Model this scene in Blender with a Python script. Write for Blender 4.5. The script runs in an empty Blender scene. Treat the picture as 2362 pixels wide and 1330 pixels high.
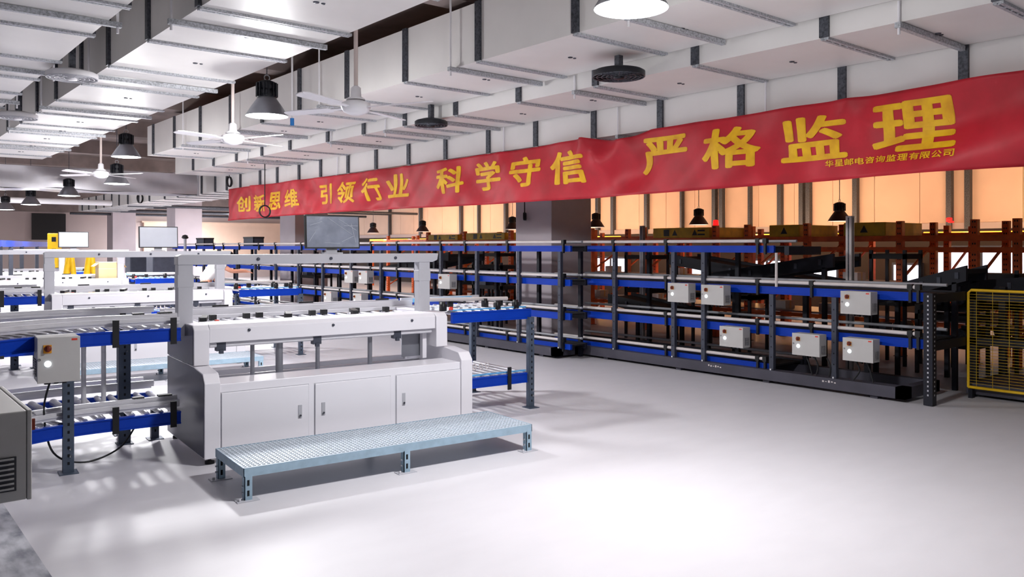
import bpy, bmesh, math, random
from mathutils import Vector, Matrix
R = random.Random(7)
PI = math.pi
S = bpy.context.scene
COL = S.collection
# world axes: X across the ducts (to the right and away), Y along the ducts (to the left and away), Z up; metres
# ------------------------------------------------------------------ camera, world, light, exposure
YAW = math.atan(1571/1900.0)
cam = bpy.data.cameras.new('camera'); cam_o = bpy.data.objects.new('camera', cam); COL.objects.link(cam_o)
cam.sensor_width = 36.0; cam.lens = 36.0*1900/2362; cam.shift_y = -97/2362.0
cam.clip_start = .05; cam.clip_end = 200
cam_o.location = (0, 0, 1.6)
# forward = (sin A, cos A): the default +Y heading turned clockwise by A
cam_o.rotation_euler = (PI/2, 0, -YAW)
S.camera = cam_o
S.view_settings.view_transform = 'Standard'
S.view_settings.look = 'None'
S.view_settings.exposure = 0.24
S.view_settings.gamma = 1.0
S.view_settings.use_curve_mapping = False
W = bpy.data.worlds.new('world'); S.world = W; W.use_nodes = True
W.node_tree.nodes['Background'].inputs[0].default_value = (.93, .95, 1.0, 1)
W.node_tree.nodes['Background'].inputs[1].default_value = .05

# ------------------------------------------------------------------ materials
def srgb(r, g, b):
    f = lambda c: (c/255/12.92 if c/255 <= .04045 else ((c/255+.055)/1.055)**2.4)
    return (f(r), f(g), f(b), 1)
def mat(name, col, rough=.5, metal=0., noise=.06, scale=6., bump=0., emit=None, estr=1., stretch=None, spec=.5, dark=None):
    m = bpy.data.materials.new(name); m.use_nodes = True
    nt = m.node_tree; b = nt.nodes['Principled BSDF']
    c = srgb(*col)
    b.inputs['Roughness'].default_value = rough; b.inputs['Metallic'].default_value = metal
    b.inputs['Specular IOR Level'].default_value = spec
    tc = nt.nodes.new('ShaderNodeTexCoord'); mp = nt.nodes.new('ShaderNodeMapping')
    nt.links.new(tc.outputs['Object'], mp.inputs[0])
    if stretch: mp.inputs['Scale'].default_value = stretch
    n = nt.nodes.new('ShaderNodeTexNoise'); n.inputs['Scale'].default_value = scale; n.inputs['Detail'].default_value = 5
    nt.links.new(mp.outputs[0], n.inputs[0])
    rp = nt.nodes.new('ShaderNodeValToRGB')
    d = srgb(*dark) if dark else tuple(x*(1-noise*2.2) for x in c[:3])+(1,)
    rp.color_ramp.elements[0].position = .3; rp.color_ramp.elements[1].position = .62
    rp.color_ramp.elements[0].color = d; rp.color_ramp.elements[1].color = c
    nt.links.new(n.outputs[0], rp.inputs[0]); nt.links.new(rp.outputs[0], b.inputs['Base Color'])
    if bump:
        bp = nt.nodes.new('ShaderNodeBump'); bp.inputs['Strength'].default_value = bump; bp.inputs['Distance'].default_value = .02
        nt.links.new(n.outputs[0], bp.inputs['Height']); nt.links.new(bp.outputs[0], b.inputs['Normal'])
    if emit:
        b.inputs['Emission Color'].default_value = srgb(*emit); b.inputs['Emission Strength'].default_value = estr
    return m
M = {}
M['floor'] = mat('white_concrete', (212, 210, 215), .45, noise=.016, scale=2.6, bump=.03, stretch=(1, 2.2, 1))
M['apron'] = mat('mottled_concrete', (196, 197, 204), .55, noise=.2, scale=5, bump=.05, stretch=(2.5, 1, 1), dark=(120, 122, 132))
M['slab'] = mat('dark_slab', (140, 126, 123), .9, noise=.15, scale=2)
M['wall'] = mat('grey_wall', (196, 180, 178), .8, noise=.04, scale=.8)
M['darkwall'] = mat('dark_wall', (60, 48, 44), .8, noise=.1, scale=2)
M['panel'] = mat('cream_panel', (230, 200, 180), .65, noise=.04, scale=1.2, bump=.05)
M['column'] = mat('column_plaster', (214, 204, 212), .7, noise=.04, scale=1.5)
M['duct'] = mat('duct_board', (236, 233, 231), .45, noise=.03, scale=1.5)
M['foil'] = mat('crinkled_foil', (190, 187, 193), .4, .2, noise=.07, scale=1.1, bump=.9, stretch=(1.6, 1, .5))
M['galv'] = mat('galvanised_strip', (200, 203, 209), .5, .15, noise=.25, scale=60)
M['galvdark'] = mat('galvanised_rib', (92, 95, 104), .45, .5, noise=.3, scale=50)
M['steel'] = mat('silver_rail', (226, 225, 230), .3, .2, noise=.06, scale=3, stretch=(.3, 8, 8))
M['roller'] = mat('zinc_roller', (214, 214, 220), .3, .6, noise=.05, scale=8)
M['white'] = mat('white_enamel', (236, 234, 240), .34, noise=.012, scale=2)
M['sideshade'] = mat('shaded_side_sheet', (84, 84, 98), .3, .15, noise=.08, scale=2, stretch=(1, .4, 3))  # dark grey standing for shade on the machine's left end
M['greymetal'] = mat('grey_enamel', (188, 188, 195), .4, noise=.03, scale=3)
M['blue'] = mat('blue_enamel', (0, 58, 178), .45, noise=.05, scale=4, spec=.25)
M['film'] = mat('pale_blue_film', (110, 190, 240), .3, noise=.12, scale=20)
M['post'] = mat('slate_steel', (82, 94, 112), .5, .2, noise=.12, scale=10)
M['rackpost'] = mat('charcoal_steel', (70, 74, 88), .5, .2, noise=.12, scale=10)
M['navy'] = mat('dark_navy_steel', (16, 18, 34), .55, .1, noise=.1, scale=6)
M['plinth'] = mat('dark_grey_plinth', (72, 70, 82), .6, noise=.12, scale=3)
M['black'] = mat('black_plastic', (18, 18, 22), .5, noise=.1, scale=8)
M['belt'] = mat('black_belt', (22, 20, 24), .7, noise=.15, scale=12)
M['hole'] = mat('dark_slot', (12, 14, 20), .9, noise=.05)
M['tube'] = mat('white_tube', (222, 214, 212), .35, noise=.04, scale=5)
M['lampblack'] = mat('lamp_housing', (26, 28, 36), .45, .2, noise=.1, scale=9)
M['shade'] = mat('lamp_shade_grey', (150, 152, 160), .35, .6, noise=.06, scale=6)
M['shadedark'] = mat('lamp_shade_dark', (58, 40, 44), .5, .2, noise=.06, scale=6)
M['lens'] = mat('lamp_lens', (250, 250, 255), .4, emit=(255, 255, 255), estr=6.0)
M['lensdim'] = mat('lamp_lens_dim', (250, 240, 232), .4, emit=(255, 240, 228), estr=1.0)
M['fan'] = mat('fan_enamel', (244, 242, 246), .4, noise=.02, scale=3)
M['fanrod'] = mat('fan_rod', (222, 206, 200), .5, noise=.04, scale=5)
M['red'] = mat('red_banner_cloth', (200, 18, 42), .5, noise=.05, scale=2.5, bump=.12, dark=(172, 10, 30))
M['gold'] = mat('yellow_lettering', (250, 196, 0), .55, noise=.04, scale=6, dark=(226, 160, 0))
M['orange'] = mat('orange_enamel', (232, 98, 16), .5, noise=.14, scale=6)
M['yellow'] = mat('yellow_enamel', (250, 200, 20), .5, noise=.1, scale=6)
M['olive'] = mat('yellow_guard', (226, 186, 28), .55, noise=.15, scale=6)
M['box'] = mat('box_enamel', (196, 194, 192), .45, noise=.03, scale=4)
M['boxside'] = mat('vent_dark', (58, 58, 66), .6, noise=.1, scale=30)
M['switchy'] = mat('switch_yellow', (236, 160, 20), .5)
M['switchr'] = mat('switch_knob', (120, 40, 12), .5)
M['lamp'] = mat('indicator', (245, 250, 255), .3, emit=(235, 248, 255), estr=2.4)
M['redlabel'] = mat('red_label', (220, 60, 40), .5)
M['screen'] = mat('film_covered_screen', (146, 152, 168), .22, .0, noise=.14, scale=7, bump=.35)
M['screenglare'] = mat('pale_glare_film', (192, 195, 206), .3, noise=.02, scale=7, bump=.1)  # bright screen reflection painted into the colour; film creases share it
M['carton'] = mat('cardboard', (236, 206, 156), .7, noise=.05, scale=5)
M['grating'] = mat('galvanised_grating', (206, 217, 228), .4, .1, noise=.1, scale=60)
M['gratingframe'] = mat('galvanised_frame', (158, 184, 202), .45, .1, noise=.08, scale=14)
M['skin'] = mat('skin', (214, 150, 122), .6, noise=.05, scale=9)
M['shirt'] = mat('white_shirt', (240, 238, 236), .8, noise=.03, scale=7, bump=.1)
M['trousers'] = mat('dark_trousers', (40, 42, 58), .8, noise=.1, scale=8)
M['hair'] = mat('black_hair', (20, 17, 17), .6, noise=.1, scale=30)
M['shoe'] = mat('dark_shoe', (32, 32, 36), .6)
M['daylight'] = mat('daylit_pane', (236, 240, 250), .4, emit=(225, 235, 255), estr=1.25, noise=.12, scale=2, stretch=(1, 6, .4))
M['warm'] = mat('warm_tube', (255, 190, 90), .4, emit=(255, 150, 40), estr=5.0)
M['cable'] = mat('black_cable', (20, 20, 24), .6)
M['bluebit'] = mat('blue_coupling', (40, 130, 210), .5)
M['redlight'] = mat('red_beacon', (230, 40, 40), .4, emit=(255, 30, 30), estr=1.2)
M['grate_dark'] = mat('grey_bin', (66, 70, 84), .6, noise=.1, scale=5)

# ------------------------------------------------------------------ mesh helper
class G:
    def __init__(s): s.v = []; s.f = []; s.sm = []
    def add(s, vs, fs, smooth=False, m=None):
        o = len(s.v)
        s.v += [tuple(m @ Vector(p)) if m is not None else tuple(p) for p in vs]
        s.f += [tuple(i+o for i in f) for f in fs]; s.sm += [smooth]*len(fs)
        return s
    def box(s, x0, x1, y0, y1, z0, z1, m=None):
        return s.add([(x0,y0,z0),(x1,y0,z0),(x1,y1,z0),(x0,y1,z0),(x0,y0,z1),(x1,y0,z1),(x1,y1,z1),(x0,y1,z1)],
                     [(0,3,2,1),(4,5,6,7),(0,1,5,4),(1,2,6,5),(2,3,7,6),(3,0,4,7)], m=m)
    def bar(s, p0, p1, w, h, up=(0,0,1)):
        p0 = Vector(p0); p1 = Vector(p1); d = (p1-p0); L = d.length; d.normalize()
        u = Vector(up)
        if abs(d.dot(u)) > .98: u = Vector((0,1,0))
        sx = d.cross(u).normalized(); uz = sx.cross(d)
        m = Matrix((( sx.x, d.x, uz.x, p0.x),(sx.y, d.y, uz.y, p0.y),(sx.z, d.z, uz.z, p0.z),(0,0,0,1)))
        return s.box(-w/2, w/2, 0, L, -h/2, h/2, m)
    def tube(s, pts, r, n=10, caps=True):
        pts = [Vector(p) for p in pts]; rings = []; vs = []; fs = []
        ref = None
        for i, p in enumerate(pts):
            d = (pts[min(i+1, len(pts)-1)] - pts[max(i-1, 0)]).normalized()
            if ref is None or abs(d.dot(ref)) > .97:
                ref = Vector((0,0,1)) if abs(d.z) < .9 else Vector((1,0,0))
            a = d.cross(ref).normalized(); b = a.cross(d)
            rr = r[i] if isinstance(r, (list, tuple)) else r
            for k in range(n):
                t = 2*PI*k/n; vs.append(p + a*math.cos(t)*rr + b*math.sin(t)*rr)
        for i in range(len(pts)-1):
            for k in range(n):
                fs.append((i*n+k, i*n+(k+1)%n, (i+1)*n+(k+1)%n, (i+1)*n+k))
        s.add(vs, fs, True)
        if caps:
            s.add(vs[:n], [tuple(range(n))]); s.add(vs[-n:], [tuple(reversed(range(n)))])
        return s
    def lathe(s, prof, n=24, c=(0,0,0), m=None):
        vs = []; fs = []
        for r, z in prof:
            for k in range(n):
                t = 2*PI*k/n; vs.append((c[0]+r*math.cos(t), c[1]+r*math.sin(t), c[2]+z))
        for i in range(len(prof)-1):
            for k in range(n):
                fs.append((i*n+k, i*n+(k+1)%n, (i+1)*n+(k+1)%n, (i+1)*n+k))
        return s.add(vs, fs, True, m)
    def prism(s, poly, axis, a, b, m=None):
        n = len(poly)
        def P(q, t): return (t, q[0], q[1]) if axis == 'x' else ((q[0], t, q[1]) if axis == 'y' else (q[0], q[1], t))
        vs = [P(q, a) for q in poly] + [P(q, b) for q in poly]
        fs = [tuple(reversed(range(n))), tuple(range(n, 2*n))] + [(i, (i+1)%n, n+(i+1)%n, n+i) for i in range(n)]
        return s.add(vs, fs, m=m)
    def ring(s, c, R0, r, n=20, k=8, m=None):
        vs = []; fs = []
        for i in range(n):
            a = 2*PI*i/n
            for j in range(k):
                b = 2*PI*j/k; q = R0 + r*math.cos(b)
                vs.append((q*math.cos(a), r*math.sin(b), q*math.sin(a)))
        for i in range(n):
            for j in range(k):
                fs.append((i*k+j, i*k+(j+1)%k, ((i+1)%n)*k+(j+1)%k, ((i+1)%n)*k+j))
        mm = Matrix.Translation(c) @ (m or Matrix.Identity(4))
        return s.add(vs, fs, True, mm)
    def build(s, name, material, parent=None, bevel=0):
        me = bpy.data.meshes.new(name); me.from_pydata(s.v, [], s.f); me.update()
        me.polygons.foreach_set('use_smooth', s.sm)
        bm = bmesh.new(); bm.from_mesh(me); bmesh.ops.recalc_face_normals(bm, faces=bm.faces); bm.to_mesh(me); bm.free()
        me.materials.append(material)
        o = bpy.data.objects.new(name, me); COL.objects.link(o)
        if parent: o.parent = parent
        if bevel:
            md = o.modifiers.new('bevel', 'BEVEL'); md.width = bevel; md.segments = 2; md.limit_method = 'ANGLE'
        return o
def tag(o, label, cat, group=None):
    o['label'] = label; o['category'] = cat
    if group: o['group'] = group
    return o
def thing(name, label, cat, loc=(0,0,0), rz=0., group=None):
    o = bpy.data.objects.new(name, None); COL.objects.link(o); o.empty_display_size = .1
    o.location = loc; o.rotation_euler = (0, 0, rz)
    return tag(o, label, cat, group)
def struct(o): o['kind'] = 'structure'; return o
def copy_tree(o, loc=None, rz=None, label=None, group=None):
    def rec(q, par):
        c = q.copy(); COL.objects.link(c)
        if par: c.parent = par
        for ch in [x for x in q.children]: rec(ch, c)
        return c
    c = rec(o, None)
    if loc is not None: c.location = loc
    if rz is not None: c.rotation_euler = (0, 0, rz)
    if label: c['label'] = label
    if group: c['group'] = group
    return c

# ------------------------------------------------------------------ the setting
g = G(); g.box(.826, 20.2, -6, 42.2, -.2, 0); struct(g.build('floor', M['floor']))
g = G(); g.box(-14, .826, -6, 42.2, -.2, 0); struct(g.build('floor_apron', M['apron']))
g = G(); g.box(-14, 20.2, -1, 42.2, 4.6, 4.8); struct(g.build('ceiling', M['slab']))
for i in range(9):
    y = 2.5 + i*4.6
    g = G(); g.box(-14, 20, y, y+.35, 4.22, 4.6); struct(g.build('trim_%d' % (i+1), M['slab']))
# right wall: dark base with daylit openings, cream boards above a sill, steel posts
g = G(); g.box(20, 20.2, -1, 42, 0, 2.0); struct(g.build('wall_right', M['darkwall']))
g = G(); ys = -1.0
while ys < 41.9:
    w = 1.09; g.box(19.94, 20.2, ys, ys+w, 2.14, 4.6); ys += w + .012
struct(g.build('wall_right_upper', M['panel']))
g = G(); g.box(19.86, 20.2, -1, 42, 2.0, 2.14); struct(g.build('trim_20', M['wall']))
pst = [32.87, 30.3, 27.3, 26.1, 24.4, 22.6, 19.5, 18.8, 17.35, 15.95, 14.75, 14.5, 13.55, 12.6, 11.95, 11.75, 10.46, 8.2, 7.8, 5.6]
for i, y in enumerate(pst):
    wd = .035 if i in (0, 3, 9, 12) else .06
    g = G(); g.box(19.80, 19.94, y-wd, y+wd, 2.0, 4.6); struct(g.build('trim_%d' % (21+i), M['galvdark']))
for i, (y0, y1, z0, z1) in enumerate([(6.5, 8.55, .95, 1.56), (4.2, 6.1, .95, 1.56), (8.9, 9.5, .55, 1.15), (11.0, 11.7, .5, 1.1), (12.6, 13.4, .5, 1.2), (15.0, 16.2, .5, 1.15), (18.2, 19.6, .55, 1.2), (22.5, 23.6, .5, 1.2), (27, 28.4, .6, 1.2)]):
    w = struct(G().box(19.90, 19.99, y0-.06, y1+.06, z0-.06, z1+.06).build('window_%d' % (i+1), M['rackpost']))
    w.name = 'window_%d' % (i+1)
    G().box(19.87, 19.90, y0, y1, z0, z1).build('pane', M['daylight'], w)
    G().box(19.84, 19.87, (y0+y1)/2-.03, (y0+y1)/2+.03, z0, z1).build('mullion', M['rackpost'], w)
g = G(); g.box(-14, 20.2, 42, 42.2, 0, 3.15); struct(g.build('wall_back', M['wall']))
g = G(); g.box(-14, 20.2, 42, 42.2, 3.15, 4.6); struct(g.build('wall_back_upper', M['slab']))
g = G(); g.box(6.9, 8.25, 41.9, 42, 1.9, 3.08); struct(g.build('door_1', M['black']))
g = G(); g.box(11.6, 19.8, 41.8, 42, 1.2, 2.75); g.box(11.5, 19.9, 41.75, 42, 2.75, 2.82); struct(g.build('trim_45', M['panel']))
for i in range(5):
    g = G(); g.tube([(7.8, 30+i*2.2, 3.0+.05*(i % 2)), (19.5, 30+i*2.2, 3.0+.05*(i % 2))], .05, 8); g.build('ceiling_pipe', M['galvdark'])
    o = bpy.data.objects[[x.name for x in bpy.data.objects if x.name.startswith('ceiling_pipe')][-1]]
    tag(o, 'grey service pipe crossing under the far ceiling behind the banner', 'pipe', 'service pipes under the far ceiling')
for i, y in enumerate((10.32, 20.32, 30.1, 38.5)):
    struct(G().box(9.4, 10.345, y, y+.945, 0, 4.6).build('column_%d' % (i+1), M['column'], bevel=.01))

# ------------------------------------------------------------------ ducts
def duct(name, label, x0, x1, y0, y1, z0, z1, joints, hangers, left_ribs=True, right_ribs=False, rod=1.16, material='duct', pins=True, over=.03, ol=.1, orr=.1):
    t = thing(name, label, 'duct', (x0, y0, z0))
    X = x1-x0; Yl = y1-y0; Z = z1-z0
    G().box(0, X, 0, Yl, 0, Z).build('duct_body', M[material], t)
    for j in joints:
        y = j-y0
        g = G(); g.box(-.01, X+over, y-.035, y-.008, -.022, 0); g.box(-.01, X+over, y+.008, y+.035, -.022, 0); g.box(-.01, X+over, y-.008, y+.008, -.012, 0)
        k = 0.0
        while k < X: g.box(k, k+.012, y-.008, y+.008, -.024, -.012); k += .12
        g.build('flange_strip', M['galv'], t)
        if left_ribs: G().box(-.03, 0, y-.04, y+.04, 0, Z).build('flange_rib', M['galvdark'], t)
        if right_ribs: G().box(X, X+.03, y-.04, y+.04, 0, Z).build('flange_rib', M['galvdark'], t)
    for h in hangers:
        y = h-y0
        hg = G().box(-ol, X+orr, y-.022, y+.022, -.05, -.006).build('hanger_channel', M['galv'], t)
        if rod:
            for xx in ([-ol+.025] + ([X+orr-.03] if orr > .05 else [])):
                G().tube([(xx, y, -.1), (xx, y, rod)], .011, 8).build('hanger_rod', M['fan'], hg)
    if pins:
        js = sorted(joints)
        for a, b in zip(js, js[1:]):
            y = (a+b)/2-y0
            for dx, r in ((0, .022), (.06, .014)):
                G().lathe([(.0, -.008), (r, -.008), (r+.004, 0)], 10, (X*.5+dx, y, 0)).build('insulation_pin', M['galvdark'], t)
    return t
def seq(a, b, d):
    r = []
    while a < b: r.append(a); a += d
    return r
duct('ventilation_duct', 'white ventilation duct at the far left of the ceiling', -.6, 1.80, -1, 20, 3.5, 4.16,
     [1.4, 2.8, 4.2, 5.6, 6.96, 8.1, 9.48, 10.64, 11.77, 13.1, 14.5, 15.9, 17.3, 18.7], [7.5, 10.1, 12.4], right_ribs=True, left_ribs=False)
duct('ventilation_duct', 'wide white ventilation duct with dark shaded left side, over the machine row', 2.26, 3.56, -1, 20.4, 3.5, 4.16,
     [1.0, 2.4, 3.8, 5.2, 6.62, 7.97, 9.37, 10.58, 11.98, 13.26, 14.56, 15.76, 17.1, 18.4, 19.6], [4.5, 7.1, 9.95, 12.6, 15.2, 17.8], orr=.04)
duct('ventilation_duct', 'tall square white ventilation duct hanging in the middle above the hanging lamps', 5.12, 6.33, -1, 18.2, 3.5, 4.11,
     [1.2, 2.55, 3.9, 5.29, 6.72, 8.11, 9.5, 10.89, 12.2, 13.5, 14.95, 16.4, 17.75], [4.6, 7.12, 10.16, 13.19, 15.7], over=0, orr=0)
duct('ventilation_duct', 'lower flat white duct between the tall square duct and the banner', 6.375, 7.53, -1, 20.4, 3.335, 3.74,
     [1.0, 2.3, 3.62, 4.95, 6.28, 7.57, 8.86, 10.11, 11.3, 12.5, 13.96, 15.21, 16.5, 17.8, 19.1], [3.0, 6.6, 9.39, 10.65, 12.38, 15.9], over=0, ol=.04, orr=0, rod=.16)
duct('ventilation_duct', 'long white bulkhead duct right above and behind the red banner', 7.56, 8.9, -1, 36.1, 2.99, 3.46,
     [.9, 2.0, 3.0, 4.11, 5.26, 6.38, 7.48, 8.61, 9.68, 10.79, 11.88, 12.96, 14.0, 15.13, 16.12, 17.21, 18.15, 19.32, 20.2, 20.99, 22.0, 22.86, 23.95, 25.12, 26.62, 27.77, 29, 30.08, 31.03, 32.09, 33.22, 34.35, 35.4],
     [4.95, 7.05, 9.3, 14.4], pins=False, ol=.05, rod=.34)
t = thing('ventilation_duct', 'grey foil-wrapped cross duct sagging under the ceiling at the far end', 'duct', (-4, 21.0, 2.9))
g = G(); nx, nz = 60, 8; vs = []; fs = []
for face in range(2):
    base = len(vs)
    for i in range(nx+1):
        for j in range(nz+1):
            x = 11.1*i/nx
            if face == 0: p = (x, .02*math.sin(x*4+j*.9)+.03*math.sin(x*1.7-j*.6), .5*j/nz)
            else: p = (x, .9*j/nz, -.025*math.sin(x*2.1)*math.sin(PI*j/nz) - .02*math.sin(x*3+j))
            vs.append(p)
    for i in range(nx):
        for j in range(nz):
            a = base+i*(nz+1)+j; fs.append((a, a+nz+1, a+nz+2, a+1))
g.add(vs, fs, True); g.box(0, 11.1, .05, .9, .03, .5)
g.build('foil_wrap', M['foil'], t)
G().box(11.1, 11.14, -.02, .9, -.02, .53).build('end_frame', M['greymetal'], t)
G().tube([(-4.6, 28.4, 2.98), (6.9, 28.4, 2.98)], .09, 10).build('sprinkler_main', M['fan'])
tag(bpy.data.objects['sprinkler_main'], 'pale round main pipe crossing the far left ceiling behind the fan', 'pipe')

# ------------------------------------------------------------------ lamps with their light
def lamp(label, loc, top, d=.45, bright=True, power=90., group=None):
    t = thing('high_bay_lamp', label, 'lamp', loc, group=group)
    r = d/2
    sh = G().lathe([(r, 0), (r*.98, .015), (r*.72, .11), (r*.44, .20), (r*.42, .205)], 32)
    sh.lathe([(r*.99, .004), (r*.70, .108), (r*.40, .196)], 32)
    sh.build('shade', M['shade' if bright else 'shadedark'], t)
    G().lathe([(0, -.004), (r*.6, -.004), (r*.96, .0), (r*.97, .018)] if not bright else [(0, -.012), (r*.6, -.008), (r*.96, .006), (r*.96, .012)], 32).build('lens', M['lens' if bright else 'lensdim'], t)
    h = G(); h.lathe([(r*.36, .2), (r*.46, .21), (r*.46, .28), (r*.40, .285), (r*.40, .3), (r*.44, .305), (r*.42, .37), (r*.2, .39), (0, .39)], 20)
    for k in range(14):
        a = 2*PI*k/14; m = Matrix.Rotation(a, 4, 'Z'); h.box(r*.4, r*.52, -.006, .006, .21, .36, m)
    h.build('housing', M['lampblack'], t)
    G().ring((0, 0, .42), .03, .006, 14, 6).build('hook', M['galv'], t)
    G().tube([(0, 0, .44), (0, 0, top-loc[2])], .006 if bright else .008, 6).build('cord', M['galvdark'], t)
    L = bpy.data.lights.new('lamp_light', 'AREA'); L.shape = 'DISK'; L.size = d*.88; L.energy = power; L.color = (1, .985, 1) if bright else (1, .9, .82)
    lo = bpy.data.objects.new('lamp_light', L); COL.objects.link(lo); lo.parent = t; lo.location = (0, 0, -.016 if bright else .012)
    if bright:
        P = bpy.data.lights.new('lamp_glow', 'POINT'); P.energy = power*.55; P.shadow_soft_size = .12
        po = bpy.data.objects.new('lamp_glow', P); COL.objects.link(po); po.parent = t; po.location = (0, 0, -.16)
    return t
LP = 125
lamp('bright round high bay lamp cut by the top edge of the picture', (3.74, 3.39, 3.04), 4.6, power=LP*.8)
lamp('grey cone high bay lamp with black finned top, the largest seen whole', (3.67, 8.64, 3.02), 4.6, power=LP)
lamp('grey cone high bay lamp between two ceiling fans, before the foil duct', (3.72, 14.4, 3.06), 4.6, power=LP)
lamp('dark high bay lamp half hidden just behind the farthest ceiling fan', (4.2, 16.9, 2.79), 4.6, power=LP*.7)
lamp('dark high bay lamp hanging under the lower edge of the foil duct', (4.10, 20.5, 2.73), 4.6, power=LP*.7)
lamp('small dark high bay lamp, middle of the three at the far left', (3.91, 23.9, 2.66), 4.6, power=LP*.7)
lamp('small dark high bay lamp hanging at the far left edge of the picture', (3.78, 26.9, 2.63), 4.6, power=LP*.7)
for i, (x, y, lb) in enumerate(((-2.2, 25.5, 'added grey high bay lamp out of view beyond the left picture edge, nearer one'), (-2.2, 34, 'added grey high bay lamp out of view beyond the left picture edge, farther one'),
        (13, 39.5, 'added grey high bay lamp hidden behind a far column'), (11.2, 26.6, 'added grey high bay lamp hidden behind the left half of the banner'), (13.2, 34.5, 'added grey high bay lamp hidden behind the left end of the banner'))):
    lamp(lb, (x, y, 2.9), 4.6, power=LP*2)  # added unseen lamps that brighten the far end of the hall
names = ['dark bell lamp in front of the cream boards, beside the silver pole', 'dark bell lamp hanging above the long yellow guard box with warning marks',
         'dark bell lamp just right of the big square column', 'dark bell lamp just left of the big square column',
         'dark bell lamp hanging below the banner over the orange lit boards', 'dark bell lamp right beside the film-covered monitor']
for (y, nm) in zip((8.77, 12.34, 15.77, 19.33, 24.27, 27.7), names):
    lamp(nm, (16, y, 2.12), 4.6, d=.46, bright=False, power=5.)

# ------------------------------------------------------------------ ceiling fans and round diffusers
def fan(label, loc, top, rot, n=4, sp=.72):
    t = thing('ceiling_fan', label, 'ceiling fan', loc, rot)
    G().tube([(0, 0, .1), (0, 0, top-loc[2])], .019, 12).build('down_rod', M['fanrod'], t)
    G().lathe([(.02, .22), (.045, .2), (.05, .12), (.085, .1), (.085, .09)], 20).build('canopy', M['fan'], t)
    G().lathe([(.0, .09), (.06, .09), (.13, .06), (.135, .02), (.11, -.02), (.05, -.045), (0, -.05)], 24).build('motor', M['fan'], t)
    for k in range(n):
        a = 2*PI*k/n
        m = Matrix.Rotation(a, 4, 'Z') @ Matrix.Translation((.12, 0, .02)) @ Matrix.Rotation(.16, 4, 'X')
        g = G(); pl = [(0, -.02), (.14, -.022), (.16, -.058), (sp-.18, -.062), (sp-.13, -.04), (sp-.12, 0), (sp-.13, .04), (sp-.18, .062), (.16, .058), (.14, .022), (0, .02)]
        g.prism(pl, 'z', -.004, .004, m); g.build('blade', M['fan'], t)
    return t
fan('white ceiling fan on a brown rod, nearest of the ceiling fans', (3.68, 6.68, 2.84), 4.6, .45, sp=.80)
fan('white ceiling fan below the wide duct, left of the large cone lamp', (3.68, 9.66, 2.85), 4.6, .35, sp=.80)
fan('white ceiling fan farthest away, before the grey foil duct', (3.70, 15.95, 2.86), 4.6, .62, sp=.86)
def diffuser(label, loc, mt, up, r=.26):
    t = thing('round_fan', label, 'fan', loc)
    g = G(); g.lathe([(r, -.02), (r, .03), (r*.9, .045), (r*.5, .07), (0, .075)], 28); g.build('dome', M[mt], t)
    g = G()
    for q in (.3, .48, .66, .84, .98):
        g.ring((0, 0, -.02), r*q, .006, 28, 5, Matrix.Rotation(PI/2, 4, 'X'))
    for k in range(8):
        a = PI*k/4; g.bar((0, 0, -.022), (r*math.cos(a), r*math.sin(a), -.022), .006, .006)
    g.build('guard', M['galvdark' if mt == 'lampblack' else 'greymetal'], t)
    G().lathe([(0, -.04), (.05, -.04), (.055, -.01), (0, -.01)], 14).build('hub', M[mt], t)
    G().box(-.03, .03, -.03, .03, .07, up).build('bracket', M['galvdark'], t)
diffuser('dark round fan grille below the step of the ducts, nearest one', (6.02, 5.62, 3.30), 'lampblack', .19)
diffuser('small dark round fan grille near the tip of the fan blade', (6.2, 9.2, 3.24), 'lampblack', .255, .22)
diffuser('white round fan grille in the dark gap between the left ducts, nearer one', (1.97, 9.7, 3.40), 'fan', .9, .25)
diffuser('white round fan grille in the dark gap between left ducts, at the picture edge', (2.0, 13.2, 3.40), 'fan', .9, .25)
def coil(label, c, r, rod, turn=PI/4):
    t = thing('cable_coil', label, 'cable', c)
    g = G()
    for k in range(4): q = .012*k-.02; g.ring((-q*math.sin(turn), q*math.cos(turn), .006*(k % 2)), r, .010, 24, 6, Matrix.Rotation(turn, 4, 'Z'))
    g.build('loops', M['cable'], t)
    G().tube([(0, 0, r), (0, 0, rod)], .01, 6).build('drop', M['cable'], t)
coil('black cable coil hanging in front of the left end of the banner', (6.9, 16.35, 2.32), .12, .98, .1)
coil('black cable coil on the white duct above the left end of the banner', (7.44, 19.75, 3.165), .12, .165)
coil('black cable coil on the far white duct beyond the foil duct', (7.43, 27.2, 3.1), .15, .4)
coil('small black cable coil on the big square column', (9.34, 10.95, 2.12), .06, .5)
g = G(); t = thing('drop_pipe', 'thin white drop pipe with a blue coupling between the wide and square ducts', 'pipe', (5.0, 10.9, 3.3))
G().tube([(0, 0, .02), (0, 0, 1.3)], .014, 10).build('pipe', M['fan'], t)
G().tube([(0, 0, 0), (0, 0, .1)], .028, 10).build('coupling', M['bluebit'], t)

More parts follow.
